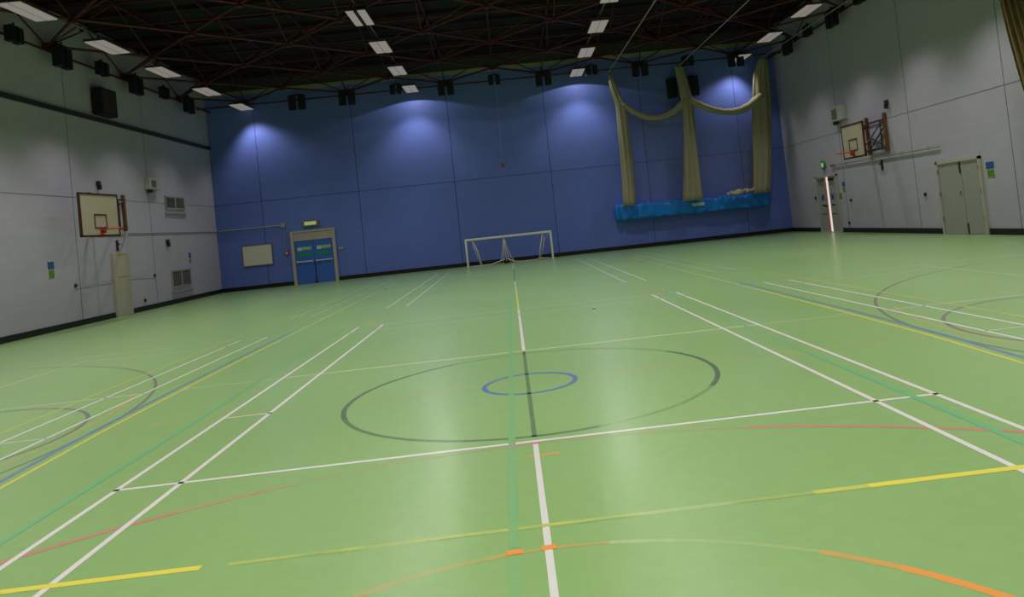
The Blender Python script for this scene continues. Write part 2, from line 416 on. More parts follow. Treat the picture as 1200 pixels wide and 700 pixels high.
# ------------------------------------------------------------------ roof space frame
NZ, TZ, MD = 8.16, 9.22, 2.15
JY = [25.0-MD*j for j in range(18)]
RX = range(-6, 7)
def frame_bay(name, js, label):
    b = B()
    def nx(i): return max(-12.72, min(12.7, MD*i))
    for j in js:
        for i in RX:
            if (i+j) % 2 == 1:                                   # bottom node
                p = Vector((nx(i), JY[j], NZ))
                box(b, p.x-.09, p.x+.09, p.y-.09, p.y+.09, p.z-.09, p.z+.09)
                for di in (-1, 1):
                    if abs(i+di) <= 6 and j+1 < len(JY): tube(b, [p, (nx(i+di), JY[j+1], NZ)], .042, 6)
                for di, dj in ((1, 0), (-1, 0), (0, 1), (0, -1)):
                    i2, j2 = i+di, j+dj
                    if abs(i2) <= 6 and 0 <= j2 < len(JY): tube(b, [p, (nx(i2), JY[j2], TZ)], .026, 5)
        tube(b, [(XL+.02, JY[j], TZ), (XR-.02, JY[j], TZ)], .038, 6)
        if j == 0: tube(b, [(XL+.02, JY[j], NZ-.12), (XR-.02, JY[j], NZ-.12)], .035, 6)
    for i in RX:
        tube(b, [(nx(i), JY[js[0]], TZ), (nx(i), max(YB+.05, JY[js[-1]]-MD), TZ)], .04, 6)
    for s in (-12.72, 12.7):
        tube(b, [(s, JY[js[0]]+(1.0 if js[0] == 0 else 0), NZ-.12), (s, max(YB+.05, JY[js[-1]]-MD), NZ-.12)], .035, 6)
    o = obj(name, b, M['red_steel']); tag(o, label, 'roof frame')
    return o
frame_bay('space_frame', list(range(0, 18)), 'dark red tubular space frame spanning the hall under the roof')

# ------------------------------------------------------------------ dark paired boxes hanging round the edge of the roof
def pair(kind):
    w, h, g, up = (.29, .64, .11, -.02) if kind == 'large' else (.22, .42, .08, -.02)
    t = thing('hanging_box', '', 'hanging box')
    for s in (-1, 1):
        c = s*(w+g)/2
        b = B(); box(b, c-w/2, c+w/2, -.10, .10, -h, 0, bev=.012)
        for z in (-h*.3, -h*.6): box(b, c-w/2+.03, c+w/2-.03, -.108, -.09, z-.015, z+.015)
        obj('casing', b, M['black_box'], t)
    b = B()
    box(b, -(w+g)/2-.02, (w+g)/2+.02, -.03, .03, -.005, .04)
    box(b, -.02, .02, -.02, .02, .03, .12)
    obj('hanger', b, M['red_steel'], t)
    return t
big = pair('large'); small = pair('small'); used = set()
def hang(kind, x, y, z, rz, label, g):
    src = big if kind == 'large' else small
    o = src if kind not in used else copy_tree(src); used.add(kind)
    o.location = (x, y, z); o.rotation_euler = (0, 0, rz); o['label'] = label; o['group'] = g
ords = ['first', 'second', 'third', 'fourth', 'fifth', 'sixth', 'seventh', 'eighth', 'ninth', 'tenth', 'eleventh']
k = 0
for i in (-4, -3, -2, -1, 0, 1, 2, 3, 4, 5):
    kd = 'large' if i % 2 else 'small'
    if i == -4: kd = 'large'
    hang(kd, MD*i+.03, 24.86, (8.22 if kd == 'large' else 8.26), 0, '%s pair of dark boxes from the left hanging above the blue wall' % ords[k], 'dark boxes along the blue wall'); k += 1
for sx, nm in ((-12.45, 'left'), (12.43, 'right')):
    for k, y in enumerate((23.1, 20.95, 18.8, 16.65, 14.5, 12.4)):
        kd = 'large' if k % 2 == 0 else 'small'
        hang(kd, sx, y, 8.2 if kd == 'large' else 8.2, PI/2, '%s pair of dark boxes from the blue wall hanging along the %s wall' % (ords[k], nm), 'dark boxes along the %s wall' % nm)

# ------------------------------------------------------------------ strip lights
LZ = 8.0
POWER, CONE, BLEND, WIDE = 680, 108, .7, 48
def make_fitting(gap):
    t = thing('ceiling_light', '', 'ceiling light')
    W, Ln = .27, .73
    b = B(); box(b, -W-.03, W+.03, -Ln-.03, Ln+.03, .03, .10, bev=.015)
    for s in (-1, 1): box(b, -.02, .02, s*.5-.02, s*.5+.02, .09, .22)
    box(b, -gap, gap, -Ln, Ln, .001, .04)
    obj('housing', b, M['black_box'] if gap > .03 else M['rail_dark'], t)
    for s in (-1, 1):
        a0, a1 = sorted((s*(gap+.004), s*W)); b = B(); box(b, a0, a1, -Ln, Ln, 0, .05, bev=.015); obj('diffuser', b, M['lamp'], t)
    ld = bpy.data.lights.new('lamp', 'SPOT'); ld.energy = POWER; ld.spot_size = math.radians(CONE); ld.spot_blend = BLEND
    ld.shadow_soft_size = .15; ld.color = (1, .965, .94)
    lo = bpy.data.objects.new('lamp', ld); COL.objects.link(lo); lo.parent = t; lo.location = (0, 0, -.17)
    lw = bpy.data.lights.new('lamp_spill', 'SPOT'); lw.energy = WIDE; lw.spot_size = math.radians(153); lw.spot_blend = .06
    lw.shadow_soft_size = 0; lw.color = (1, .965, .94)
    lp = bpy.data.objects.new('lamp_spill', lw); COL.objects.link(lp); lp.parent = t; lp.location = (0, 0, -.03)
    return t
fit1 = make_fitting(.002)
LD = {}
def end_lamp():
    l = bpy.data.lights['lamp'].copy(); l.energy = POWER*.27; return l
def lamp_data(y):                       # lamp power lowered towards the far end to darken its floor and walls
    if y > 24: return LD.setdefault('end', end_lamp())
    k = max(.38, min(1, 1-(y-8)/14*.62)); k = round(k, 2)
    if k not in LD: LD[k] = bpy.data.lights['lamp'].copy(); LD[k].energy = POWER*k
    return LD[k]
first = True
SIDE = [25.3, 21.6, 17.95, 14.45, 10.85, 6.95, 3.25, -.45, -4.15, -7.85]
MIDY = [24.95, 21.15, 17.4, 13.9, 10.2, 6.5, 2.8, -.9, -4.6, -8.3]
rows = [(-11.1, SIDE, 'outermost left row'), (-3.65, MIDY, 'inner left row'), (3.7, MIDY, 'inner right row'), (11.15, SIDE, 'outermost right row')]
for x, ys, nm in rows:
    for k, y in enumerate(ys):
        if nm == 'inner left row' and k == 3:
            o = make_fitting(.05); lab = 'strip light showing two separate tubes, %s from the blue wall in the %s' % (ords[k], nm)
        else:
            o = copy_tree(fit1)
            lab = 'glowing strip light, %s from the blue wall in the %s' % (ords[k], nm)
        for ch in o.children:
            if ch.type == 'LIGHT' and not ch.data.name.startswith('lamp_spill'):
                ch.data = lamp_data(y); ch.rotation_euler = (0, math.radians(14)*(1 if x < -10 else -1 if x > 10 else 0)*(-1), 0)
        if abs(x) > 10 or y < 5:
            for ch in list(o.children):
                if ch.type == 'LIGHT' and ch.data.name.startswith('lamp_spill'): bpy.data.objects.remove(ch)
        o.location = (x, y, LZ); o['label'] = lab; o['group'] = 'strip lights in the %s' % nm
    b = B(); tube(b, [(x, YB+.05, LZ+.24), (x, YF-.05, LZ+.24)], .022, 6)
    tag(obj('lighting_trunking', b, M['steel']), 'thin metal trunking carrying the strip lights of the %s' % nm, 'trunking', 'lighting trunking under the roof')

for ch in list(fit1.children): bpy.data.objects.remove(ch)
bpy.data.objects.remove(fit1)
# ------------------------------------------------------------------ cricket nets, their tracks and the long blue bag
NY = 25.25
for k, (x, nm) in enumerate(((5.13, 'left'), (8.33, 'middle'), (12.12, 'right'))):
    b = B(); tube(b, [(x, -6, 7.95), (x, YF-.3, 7.95)], .02, 6)
    for y in range(-5, 26, 5): box(b, x-.015, x+.015, y-.015, y+.015, 7.96, 8.03)
    tag(obj('net_track', b, M['conduit']), 'straight grey net track under the roof leading to the %s hanging net' % nm, 'track', 'tracks for the hanging nets')
def column(b, path, seed, nseg=28):
    """gathered net: path of (x, y, z, halfwidth, halfdepth)"""
    rnd = random.Random(seed); ph = [rnd.random()*6 for _ in range(4)]; N = 40; rings = []
    pp = []
    for i in range(len(path)-1):
        A, C = path[i], path[i+1]
        for s in range(nseg//(len(path)-1)): f = s/(nseg//(len(path)-1)); pp.append([A[q]+(C[q]-A[q])*f for q in range(5)])
    pp.append(list(path[-1]))
    for (x, y, z, w, d) in pp:
        ring = []
        for j in range(N):
            a = 2*PI*j/N
            r = 1+.16*math.sin(7*a+ph[0]+z*.35)+.10*math.sin(12*a+ph[1]-z*.6)
            ring.append(b.verts.new((x+w*math.cos(a)*r, y+d*math.sin(a)*r, z)))
        rings.append(ring)
    for A, C in zip(rings, rings[1:]):
        for j in range(N): b.faces.new((A[j], C[j], C[(j+1) % N], A[(j+1) % N]))
    b.faces.new(rings[0]); b.faces.new(rings[-1][::-1])
def swag(b, p0, p1, sag, r0, r1, skew=0):
    n = 30; pts = []; rr = []
    for i in range(n+1):
        f = i/n; z = p0[1]+(p1[1]-p0[1])*f-sag*4*f*(1-f)*(1+skew*(f-.5))
        pts.append((p0[0]+(p1[0]-p0[0])*f, NY, z)); rr.append((r0+(r1-r0)*f)*(1+.10*math.sin(i*1.7)+.4*(abs(f-.5)*1.2)))
    tube(b, pts, rr, 12)
def sheet(b, xa, xb, ztop, zbot, y, amp=.05, n=30):
    prev = None
    for i in range(n+1):
        f = i/n; x = xa+(xb-xa)*f; zt = ztop(f); cur = []
        for q in range(7): g = q/6; cur.append(b.verts.new((x, y+amp*math.sin(f*40)*(.4+.6*g), zt+(zbot-zt)*g)))
        if prev:
            for q in range(6): b.faces.new((prev[q], prev[q+1], cur[q+1], cur[q]))
        prev = cur
n1 = thing('cricket_net', 'cream cricket net gathered in a narrow bunch, leftmost of the three above the blue bag', 'net', (5.4, NY, 2.0), group='cricket nets above the blue bag')
n2 = thing('cricket_net', 'cream cricket net gathered in the middle with one swag sweeping left', 'net', (8.4, NY, 2.0), group='cricket nets above the blue bag')
n3 = thing('cricket_net', 'cream cricket net in the widest bunch, with a heap of hem at its foot', 'net', (12, NY, 2.0), group='cricket nets above the blue bag')
def netpart(name, b, t, m='netting', smooth=True):
    o = obj(name, b, M[m], t, smooth); o.location = [-v for v in t.location]; return o
b = B(); column(b, [(5.14, NY, 7.93, .05, .05), (5.28, NY, 7.3, .15, .10), (5.52, NY, 6.45, .22, .14), (5.50, NY, 4.5, .24, .14), (5.46, NY, 3.0, .24, .15), (5.40, NY-.02, 1.95, .25, .15)], 1)
netpart('gathered_net', b, n1)
b = B(); column(b, [(8.30, NY, 7.93, .17, .08), (8.36, NY, 7.5, .19, .12), (8.50, NY, 6.4, .22, .14), (8.44, NY, 4.6, .26, .15), (8.36, NY, 3.0, .34, .16), (8.28, NY-.02, 1.88, .40, .16)], 2)
netpart('gathered_net', b, n2)
b = B(); swag(b, (5.6, 6.50), (8.46, 6.38), .72, .12, .13); netpart('net_swag', b, n2)
b = B(); sheet(b, 5.65, 8.3, lambda f: 6.45-.72*4*f*(1-f), 2.0, NY+.05); netpart('net_sheet', b, n2, 'sheet', False)
b = B(); column(b, [(12.12, NY, 7.93, .16, .10), (11.98, NY, 7.2, .30, .12), (11.88, NY, 6.1, .36, .14), (11.70, NY, 4.4, .40, .15), (11.52, NY, 3.0, .38, .16), (11.35, NY-.02, 1.9, .34, .16)], 3)
netpart('gathered_net', b, n3)
b = B(); swag(b, (8.55, 6.40), (11.85, 6.25), .66, .13, .16, .5); netpart('net_swag', b, n3)
b = B(); sheet(b, 8.6, 11.6, lambda f: 6.3-.66*4*f*(1-f), 1.95, NY+.05); netpart('net_sheet', b, n3, 'sheet', False)
b = B(); sheet(b, 10.7, 11.5, lambda f: 5.6+.4*f, 1.95, NY-.02, .07); netpart('net_sheet', b, n3, 'sheet', False)
b = B(); sheet(b, 6.2, 8.2, lambda f: 5.7+.5*f, 5.4+.0, NY-.02, .03); netpart('net_sheet', b, n2, 'sheet', False)
b = B()
for k in range(14):
    x = 9.9+k*.125+random.uniform(-.03, .03); r = random.uniform(.06, .13)
    bmesh.ops.create_icosphere(b, subdivisions=2, radius=r, matrix=Matrix.Translation((x, NY+random.uniform(-.06, .06), 2.0+.006*k+random.uniform(0, .09))))
for v in b.verts: v.co += Vector([random.uniform(-.015, .015) for _ in range(3)])
o = netpart('net_hem', b, n3, 'hem'); 
# blue bag: long vinyl cover, pleated
def bagbody():
    b = B(); nx_, nr = 130, 20; rings = []
    for i in range(nx_+1):
        f = i/nx_; x = 4.82+(11.84-4.82)*f; ring = []
        tz = 2.03-.16*f + .03*math.sin(f*37); bz = 1.31-.03*f+.015*math.sin(f*21)
        for j in range(nr):
            a = 2*PI*j/nr; c, s = math.cos(a), math.sin(a)
            yy = .22*abs(c)**.5*(1 if c > 0 else -1); zz = abs(s)**.5*(1 if s > 0 else -1)
            fold = .045*math.sin(x*7+zz*6*math.sin(x*1.9))+.022*math.sin(x*17-zz*8*math.cos(x*1.3))
            y = YF-.235+yy - (fold if c < 0 else 0)
            e = min(1, min(f, 1-f)*40+.75)
            ring.append(b.verts.new((x, min(y, YF-.004), (tz+bz)/2+zz*(tz-bz)/2*e)))
        rings.append(ring)
    for A, C in zip(rings, rings[1:]):
        for j in range(nr): b.faces.new((A[j], C[j], C[(j+1) % nr], A[(j+1) % nr]))
    b.faces.new(rings[0]); b.faces.new(rings[-1][::-1]); return b
bag = obj('storage_bag', bagbody(), M['bag'], None, True)
tag(bag, 'long bright blue vinyl bag fixed low along the blue wall under the hanging nets', 'bag')
bx('bag_label', (8.20, 8.85, YF-.50, YF-.455, 1.62, 1.76), M['label'], bag)

# ------------------------------------------------------------------ speakers
def speaker(x, y, z, rz, w, label, m, g=None):
    t = thing('wall_speaker', label, 'speaker', (x, y, z), rz, g)
    b = B(); box(b, -w/2, w/2, -.36, -.06, 0, .88, bev=.015); obj('cabinet', b, M['black_box'], t)
    b = B(); box(b, -w/2+.05, w/2-.05, -.375, -.355, .05, .83)
    for k in range(9): box(b, -w/2+.05, w/2-.05, -.385, -.37, .09+k*.085, .11+k*.085)
    obj('grille', b, M[m], t)
    b = B(); box(b, -.05, .05, -.07, 0.005, .3, .6); box(b, -.1, .1, -.01, .005, .2, .7); obj('bracket', b, M['black_box'], t)
speaker(XL, 17.15, 6.56, PI/2, .95, 'dark loudspeaker with brown grille high on the pale left wall', 'brown_grille')
speaker(8.02, YF, 6.62, 0, .40, 'narrow black loudspeaker on the blue wall, left of the middle net', 'black_box', 'black loudspeakers on the blue wall')
speaker(9.0, YF, 6.62, 0, .46, 'black loudspeaker on the blue wall, right of the middle net', 'black_box', 'black loudspeakers on the blue wall')

# ------------------------------------------------------------------ left and right basketball boards
def backboard(label, loc, rz, bw=1.8, bh=1.15):
    """board faces local -y, wall is towards +y"""
    t = thing('basketball_backboard', label, 'basketball backboard', loc, rz, 'basketball backboards')
    b = B(); box(b, -bw/2, bw/2, 0, .035, 0, bh, bev=.004); bd = obj('board', b, M['board'], t)
    b = B(); e = .035
    for d in ((-bw/2-e, bw/2+e, -e, 0.02), (-bw/2-e, bw/2+e, bh-.02, bh+e)): box(b, d[0], d[1], -.008, .05, d[2], d[3])
    for s in (-1, 1): box(b, *sorted((s*(bw/2+e), s*(bw/2-.02))), -.008, .05, -e, bh+e)
    obj('edging', b, M['board_edge'], bd)
    b = B(); q, t_ = .30, .02; z0 = .20; z1 = .62
    box(b, -q, q, -.008, 0, z0, z0+t_*2); box(b, -q, q, -.008, 0, z1-t_*2, z1); box(b, -q, -q+t_*2, -.008, 0, z0+t_*2, z1-t_*2); box(b, q-t_*2, q, -.008, 0, z0+t_*2, z1-t_*2)
    obj('target_square', b, M['dark_steel'], bd)
    b = B(); tube(b, [(.225*math.cos(2*PI*k/32), -.38+.225*math.sin(2*PI*k/32), .17) for k in range(32)], .014, 8, closed=True)
    box(b, -.07, .07, -.16, -.008, .155, .185); box(b, -.07, .07, -.02, 0, .02, .19); box(b, -.012, .012, -.14, -.01, .06, .17)
    obj('rim', b, M['orange'], t)
    return t
# right
tr = backboard('cream basketball backboard on a swung out frame, on the right wall', (XR-1.0, 17.22, 2.70), -PI/2, 1.50, 1.10)
def arms(parent, pts, name='support_frame', m='dark_steel', r=.025):
    b = B()
    for p in pts: tube(b, p, r, 6)
    o = obj(name, b, M[m], parent); o.matrix_parent_inverse = parent.matrix_basis.inverted(); return o
def rail(parent, x0, x1, y0, y1, z0, z1):
    b = B(); box(b, x0, x1, y0, y1, z0, z1, bev=.008)
    for z in (z0+.15, z1-.15): box(b, x0-.004, x1+.004, y0-.004, y1+.004, z-.02, z+.02)
    o = obj('wall_batten', b, M['timber'], parent); o.matrix_parent_inverse = parent.matrix_basis.inverted()
x = XR-.98+.06
rail(tr, XR-.09, XR+.002, 17.98, 18.10, 2.74, 4.06); rail(tr, XR-.09, XR+.002, 16.74, 16.86, 2.76, 4.06)
arms(tr, [[(x, 17.75, 3.65), (XR-.08, 18.04, 3.75)], [(x, 17.75, 2.85), (XR-.08, 18.04, 2.85)], [(x, 16.85, 3.65), (XR-.08, 16.8, 3.85)], [(x, 16.85, 2.85), (XR-.08, 16.8, 2.88)],
          [(x, 17.75, 2.85), (x, 17.75, 3.65)], [(x, 16.85, 2.85), (x, 16.85, 3.65)], [(x, 16.85, 2.85), (XR-.08, 16.8, 3.85)], [(x, 17.75, 2.85), (XR-.08, 18.04, 3.75)],
          [(XR-.06, 18.0, 3.85), (XR-.06, 16.85, 3.85)], [(XR-.06, 18.0, 2.88), (XR-.06, 16.85, 2.88)], [(XR-.06, 18.0, 2.9), (XR-.06, 16.85, 3.6)], [(XR-.06, 18.0, 3.4), (XR-.06, 16.85, 2.9)], [(XR-.06, 17.1, 2.88), (XR-.06, 17.1, 3.85)]])
# left
tl = backboard('cream basketball backboard with dark red edging on the left wall', (-11.74, 14.45, 2.57), PI/2-math.radians(3), 1.80, 1.19)
rail(tl, XL-.002, XL+.09, 18.04, 18.16, 2.80, 4.02); rail(tl, XL-.002, XL+.09, 16.0, 16.12, 2.80, 4.02)
arms(tl, [[(-11.76, 15.1, 3.5), (XL+.08, 16.06, 3.8)], [(-11.76, 15.1, 2.75), (XL+.08, 16.06, 2.9)], [(-11.66, 15.4, 3.5), (XL+.08, 18.1, 3.85)], [(-11.66, 15.4, 2.75), (XL+.08, 18.1, 2.88)],
          [(-11.8, 14.5, 2.7), (-11.8, 14.5, 3.6)], [(-11.8, 14.3, 3.5), (XL+.08, 16.06, 3.8)], [(XL+.08, 16.06, 2.9), (XL+.08, 18.1, 2.88)], [(XL+.08, 16.06, 3.85), (XL+.08, 18.1, 3.85)], [(XL+.08, 17.7, 3.8), (XL+.08, 17.7, 2.9)]])

# ------------------------------------------------------------------ football goal
gy, gx0, gx1, gz = 24.85, -1.93, 1.77, 1.18
g = thing('football_goal', 'small white five a side goal with bunched net against the blue wall', 'goal', ((gx0+gx1)/2, gy, 0))
def gp(name, b, m): o = obj(name, b, M[m], g, True); o.location = [-v for v in g.location]; return o
for x in (gx0, gx1):
    b = B(); box(b, x-.045, x+.045, gy-.045, gy+.045, 0, gz, bev=.015); box(b, x-.05, x+.05, gy-.05, gy+.05, 0, .03); gp('post', b, 'goal_white')
b = B(); box(b, gx0-.045, gx1+.045, gy-.045, gy+.045, gz-.045, gz+.045, bev=.015); gp('crossbar', b, 'goal_white')
for x in (gx0, gx1):
    b = B(); tube(b, [(x, gy+.03, gz-.03), (x, gy+.45, gz-.05), (x, gy+.9, .6), (x, gy+.95, .06)], .018); tube(b, [(x, gy, .03), (x, gy+.95, .03)], .018)
    gp('side_frame', b, 'dark_steel')
b = B()
def strand(p, r=.022): tube(b, p, r, 6)
Y2 = gy-.01
strand([(gx0+.28, Y2+.03, gz-.04), (gx0+.45, Y2+.10, .7), (gx0+.60, Y2+.06, .03)], .03); strand([(gx0+.24, Y2+.03, gz-.04), (gx0+.38, Y2+.16, .6), (gx0+.55, Y2+.12, .03)], .015); strand([(gx0+.55, Y2+.1, .05), (gx0+.50, Y2+.2, .5), (gx0+.3, Y2+.06, gz-.04)], .02)
for dx, dz in ((-.20, 0), (-.10, .1), (0, .2), (.10, .08), (.22, 0)):
    strand([(-.28+dx*.1, Y2+.03, gz-.04), (-.28+dx*.35, Y2+.08, .75), (-.25+dx*1.0, Y2+.10, .25+dz*.3), (-.25+dx*1.6, Y2+.10, .04+dz*.3)], .016)
strand([(gx1-.35, Y2+.03, gz-.04), (gx1-.50, Y2+.08, .55), (gx1-.60, Y2+.06, .03)], .028); strand([(gx1-.28, Y2+.03, gz-.04), (gx1-.36, Y2+.18, .5), (gx1-.56, Y2+.12, .03)], .018); strand([(gx1-.08, Y2+.05, gz-.04), (gx1-.3, Y2+.16, .8), (gx1-.5, Y2+.12, .4)], .012)
strand([(gx0+.02, Y2+.05, .03), (gx0+.5, Y2+.03, .02), (gx0+1.0, Y2, .03), (gx0+1.35, Y2+.05, .12), (-.32, Y2+.1, .2)], .022)
strand([(-.2, Y2+.1, .2), (.1, Y2+.05, .05), (.55, Y2-.02, .02), (1.0, Y2, .03), (gx1-.5, Y2+.03, .07), (gx1-.02, Y2+.05, .03)], .022)
gp('net', b, 'cord')
b = B(); bmesh.ops.create_icosphere(b, subdivisions=2, radius=.14, matrix=Matrix.Translation((-.25, gy+.32, .09)) @ Matrix.Diagonal((1.5, .9, .6, 1)))
tag(obj('sandbag', b, M['black_box'], None, True), 'small black weight bag on the floor behind the middle of the goal', 'weight bag')

# ------------------------------------------------------------------ small things on the far wall
b = B(); box(b, -11.88, -10.58, YF-.04, YF+.005, 1.04, 1.95, bev=.01)
h = tag(obj('notice_board', b, M['hatch']), 'plain cream board on the blue wall left of the double doors', 'board')
b = B()
for d in ((-11.90, -10.56, 1.93, 1.97), (-11.90, -10.56, 1.02, 1.06)): box(b, d[0], d[1], YF-.05, YF+.002, d[2], d[3])
for xx in (-11.90, -10.60): box(b, xx, xx+.04, YF-.05, YF+.002, 1.06, 1.93)
obj('board_frame', b, M['vent'], h)
t = thing('exit_sign', 'lit oblong exit sign above the blue double doors', 'exit sign', (-8.78, YF, 2.55))
b = B(); box(b, -.36, .36, -.09, .004, -.02, .24, bev=.03); obj('casing', b, M['rim_sign'], t)
b = B(); box(b, -.26, .26, -.10, -.085, .04, .19); obj('sign_face', b, M['exit_glow'], t)
t = thing('exit_sign', 'round framed green exit sign on the pale right wall above the narrow open door', 'exit sign', (XR, 21.95, 2.58), PI*1.5)
b = B(); bmesh.ops.create_cone(b, cap_ends=True, segments=24, radius1=.20, radius2=.18, depth=.08, matrix=Matrix.Translation((0, -.035, .14)) @ Matrix.Rotation(PI/2, 4, 'X')); obj('casing', b, M['sgreen'], t)
b = B(); box(b, -.085, .085, -.095, -.07, .05, .23, bev=.01); obj('sign_face', b, M['exit_glow'], t)
b = B(); tube(b, [(XL+.06, YF-.035, 2.72), (-10.06, YF-.035, 2.70)], .024); tube(b, [(-9.98, YF-.035, 2.64), (-9.95, YF-.035, 1.52)], .018)
cd = tag(obj('conduit_run', b, M['conduit']), 'grey conduit across the blue wall ending beside the double doors', 'conduit')
b = B(); box(b, -10.10, -9.90, YF-.08, YF, 2.60, 2.80, bev=.015); obj('junction_box', b, M['conduit'], cd)
b = B(); box(b, -10.02, -9.86, YF-.07, YF+.004, 1.36, 1.52, bev=.012); cp = tag(obj('call_point', b, M['red']), 'small red fire call point beside the blue double doors', 'call point')
bx('glass', (-9.98, -9.90, YF-.075, YF-.068, 1.40, 1.48), M['label'], cp)
b = B(); box(b, -7.66, -7.46, YF-.05, YF+.004, 1.36, 1.46, bev=.01); sw = tag(obj('switch_plate', b, M['white_metal']), 'small white switch plate right of the blue double doors', 'switch')
bx('switch_key', (-7.60, -7.56, YF-.06, YF-.048, 1.39, 1.43), M['vent'], sw)
t = thing('hanging_rope', 'thin pale rope with a weight hanging in front of the blue wall', 'rope', (.02, 25.6, 4.35))
b = B(); tube(b, [(0, 0, .08), (.02, 0, 2), (.05, -.02, 3.75)], .012, 6); obj('cord', b, M['conduit'], t)
b = B(); bmesh.ops.create_icosphere(b, subdivisions=2, radius=.09); obj('weight', b, M['timber'], t, True)

# ------------------------------------------------------------------ small things on the side walls
def unit(label, x, y, rz, z, w=1.1, h=.46):
    t = thing('wall_heater', label, 'heater', (x, y, z), rz, 'white heater units high on the side walls')
    b = B(); box(b, -w/2, w/2, -.20, .004, 0, h, bev=.02); obj('casing', b, M['white_metal'], t)
    b = B(); box(b, -w*.36, w*.05, -.21, -.195, .08, h-.09); 
    for k in range(4): box(b, -w*.35, w*.04, -.216, -.20, .10+k*.07, .12+k*.07)
    obj('outlet', b, M['vent'], t)
    bx('control_box', (-w*.42, -w*.18, -.17, -.06, -.12, .02), M['rail_dark'], t)
unit('white heater unit with a dark control on the left wall above the vents', XL, 20.2, PI/2, 4.30, .85, .42)
unit('white heater unit on the right wall above and left of the basketball backboard', XR, 19.95, -PI/2, 4.25, 1.0, .55)
def vent(label, y0, y1, z0, z1):
    t = thing('wall_vent', label, 'vent', (XL, (y0+y1)/2, z0), PI/2, 'louvred vents on the left wall')
    w = (y1-y0)/2; h = z1-z0
    b = B()
    for d in ((-w-.06, w+.06, -.06, 0), (-w-.06, w+.06, h, h+.06)): box(b, d[0], d[1], -.04, .004, d[2], d[3])
    for s in (-w-.06, w, -.04): box(b, s, s+(.08 if s == -.04 else .06), -.04, .004, 0, h)
    box(b, -w-.14, w+.14, -.07, .004, -.24, -.19)
    obj('frame', b, M['vent_frame'], t)
    bx('backing', (-w, w, -.01, .002, 0, h), M['vent_dark'], t)
    b = B()
    for s in (-1, 1):
        a0, a1 = (-w, -.04) if s < 0 else (.04, w); k = 0
        n = 9
        for k in range(n): q = a0+(a1-a0)*(k+.5)/n; box(b, q-.018, q+.018, -.03, -.008, 0, h)
    obj('louvres', b, M['vent'], t)
vent('louvred vent on the left wall, the higher of two', 21.3, 22.85, 3.68, 4.08)
vent('louvred vent on the left wall, the lower of two near the floor', 21.3, 22.85, .66, 1.22)
def poster(label, wall, y, z0, z1, w, g='blue and green notices on the side walls'):
    x = XL if wall == 'l' else XR; rz = PI/2 if wall == 'l' else -PI/2
    t = thing('notice', label, 'notice', (x, y, z0), rz, g); h = z1-z0
    bx('backing', (-w/2, w/2, -.008, .004, 0, h), M['label'], t)
    b = B(); box(b, -w/2+.01, w/2-.01, -.011, -.007, h*.52, h-.01)
    obj('blue_panel', b, M['pblue'], t)
    b = B(); box(b, -w/2*.8, w/2*.85, -.012, -.007, .01, h*.48); obj('green_panel', b, M['pgreen'], t)
poster('blue and green notice on the left wall, left of the backboard and nearer the camera', 'l', 13.9, 1.50, 1.97, .32)
poster('blue and green notice on the left wall above the low vent', 'l', 23.0, 1.46, 1.90, .26)
poster('blue and green notice on the right wall beside the wide double doors', 'r', 11.78, 1.54, 1.97, .36)
poster('blue and green notice on the right wall just beside the open exit door', 'r', 20.42, 1.54, 1.96, .26)
b = B(); box(b, XR-.012, XR+.004, 20.68, 20.86, 1.30, 1.52); tag(obj('notice', b, M['pgreen']), 'tiny green notice at the edge of the open exit door', 'notice')
b = B(); tube(b, [(XL+.018, 18.3, 2.72), (XL+.018, YF-.07, 2.72)], .02); o = tag(obj('conduit_run', b, M['conduit']), 'grey conduit along the left wall from the backboard frame to the corner', 'conduit')
b = B(); tube(b, [(XR-.05, 13.9, 2.60), (XR-.05, 21.0, 2.64)], .022)
for y in (14.5, 16, 18, 20): box(b, XR-.05, XR+.004, y-.02, y+.02, 2.585, 2.66)
tag(obj('wall_pole', b, mat('beige pole', (146, 142, 126), .5)), 'long beige pole held level on the right wall under the backboard', 'pole')
b = B(); tube(b, [(XR-.05, 21.0, 2.64), (XR-.05, 21.25, 2.63)], .045); 
o = obj('pole_end', b, M['orange'], bpy.data.objects['wall_pole'])
# small dark fixings
def fixing(label, wall, y, z, kind):
    s = 1 if wall == 'l' else -1; x = XL if wall == 'l' else XR
    b = B()
    if kind == 'socket':
        bmesh.ops.create_cone(b, cap_ends=True, segments=14, radius1=.06, radius2=.055, depth=.04, matrix=Matrix.Translation((x+s*.018, y, z)) @ Matrix.Rotation(PI/2, 4, 'Y'))
        bmesh.ops.create_cone(b, cap_ends=True, segments=12, radius1=.025, radius2=.02, depth=.05, matrix=Matrix.Translation((x+s*.04, y, z)) @ Matrix.Rotation(PI/2, 4, 'Y'))
    elif kind == 'detector':
        box(b, *sorted((x-s*.004, x+s*.10)), y-.07, y+.07, z, z+.14, bev=.02); box(b, *sorted((x+s*.02, x+s*.12)), y-.03, y+.05, z-.14, z+.01)
    else:
        box(b, *sorted((x-s*.004, x+s*.06)), y-.035, y+.035, z-.18, z+.18, bev=.01); box(b, *sorted((x+s*.05, x+s*.12)), y-.02, y+.02, z+.02, z+.06)
    nm, ct = {'socket': ('wall_socket', 'wall socket'), 'detector': ('wall_sensor', 'sensor'), 'cleat': ('wall_cleat', 'cleat')}[kind]
    tag(obj(nm, b, M['dark_steel']), label, ct, 'small dark fixings on the side walls')
fixing('small dark sensor on the left wall above the backboard', 'l', 16.66, 4.27, 'detector')
fixing('small dark sensor on the left wall under the conduit near the vents', 'l', 21.1, 2.32, 'detector')
fixing('dark cleat on the left wall just under the backboard', 'l', 17.5, 2.32, 'cleat')
fixing('small dark socket on the left wall, left of the cream panel', 'l', 15.0, 1.20, 'socket')
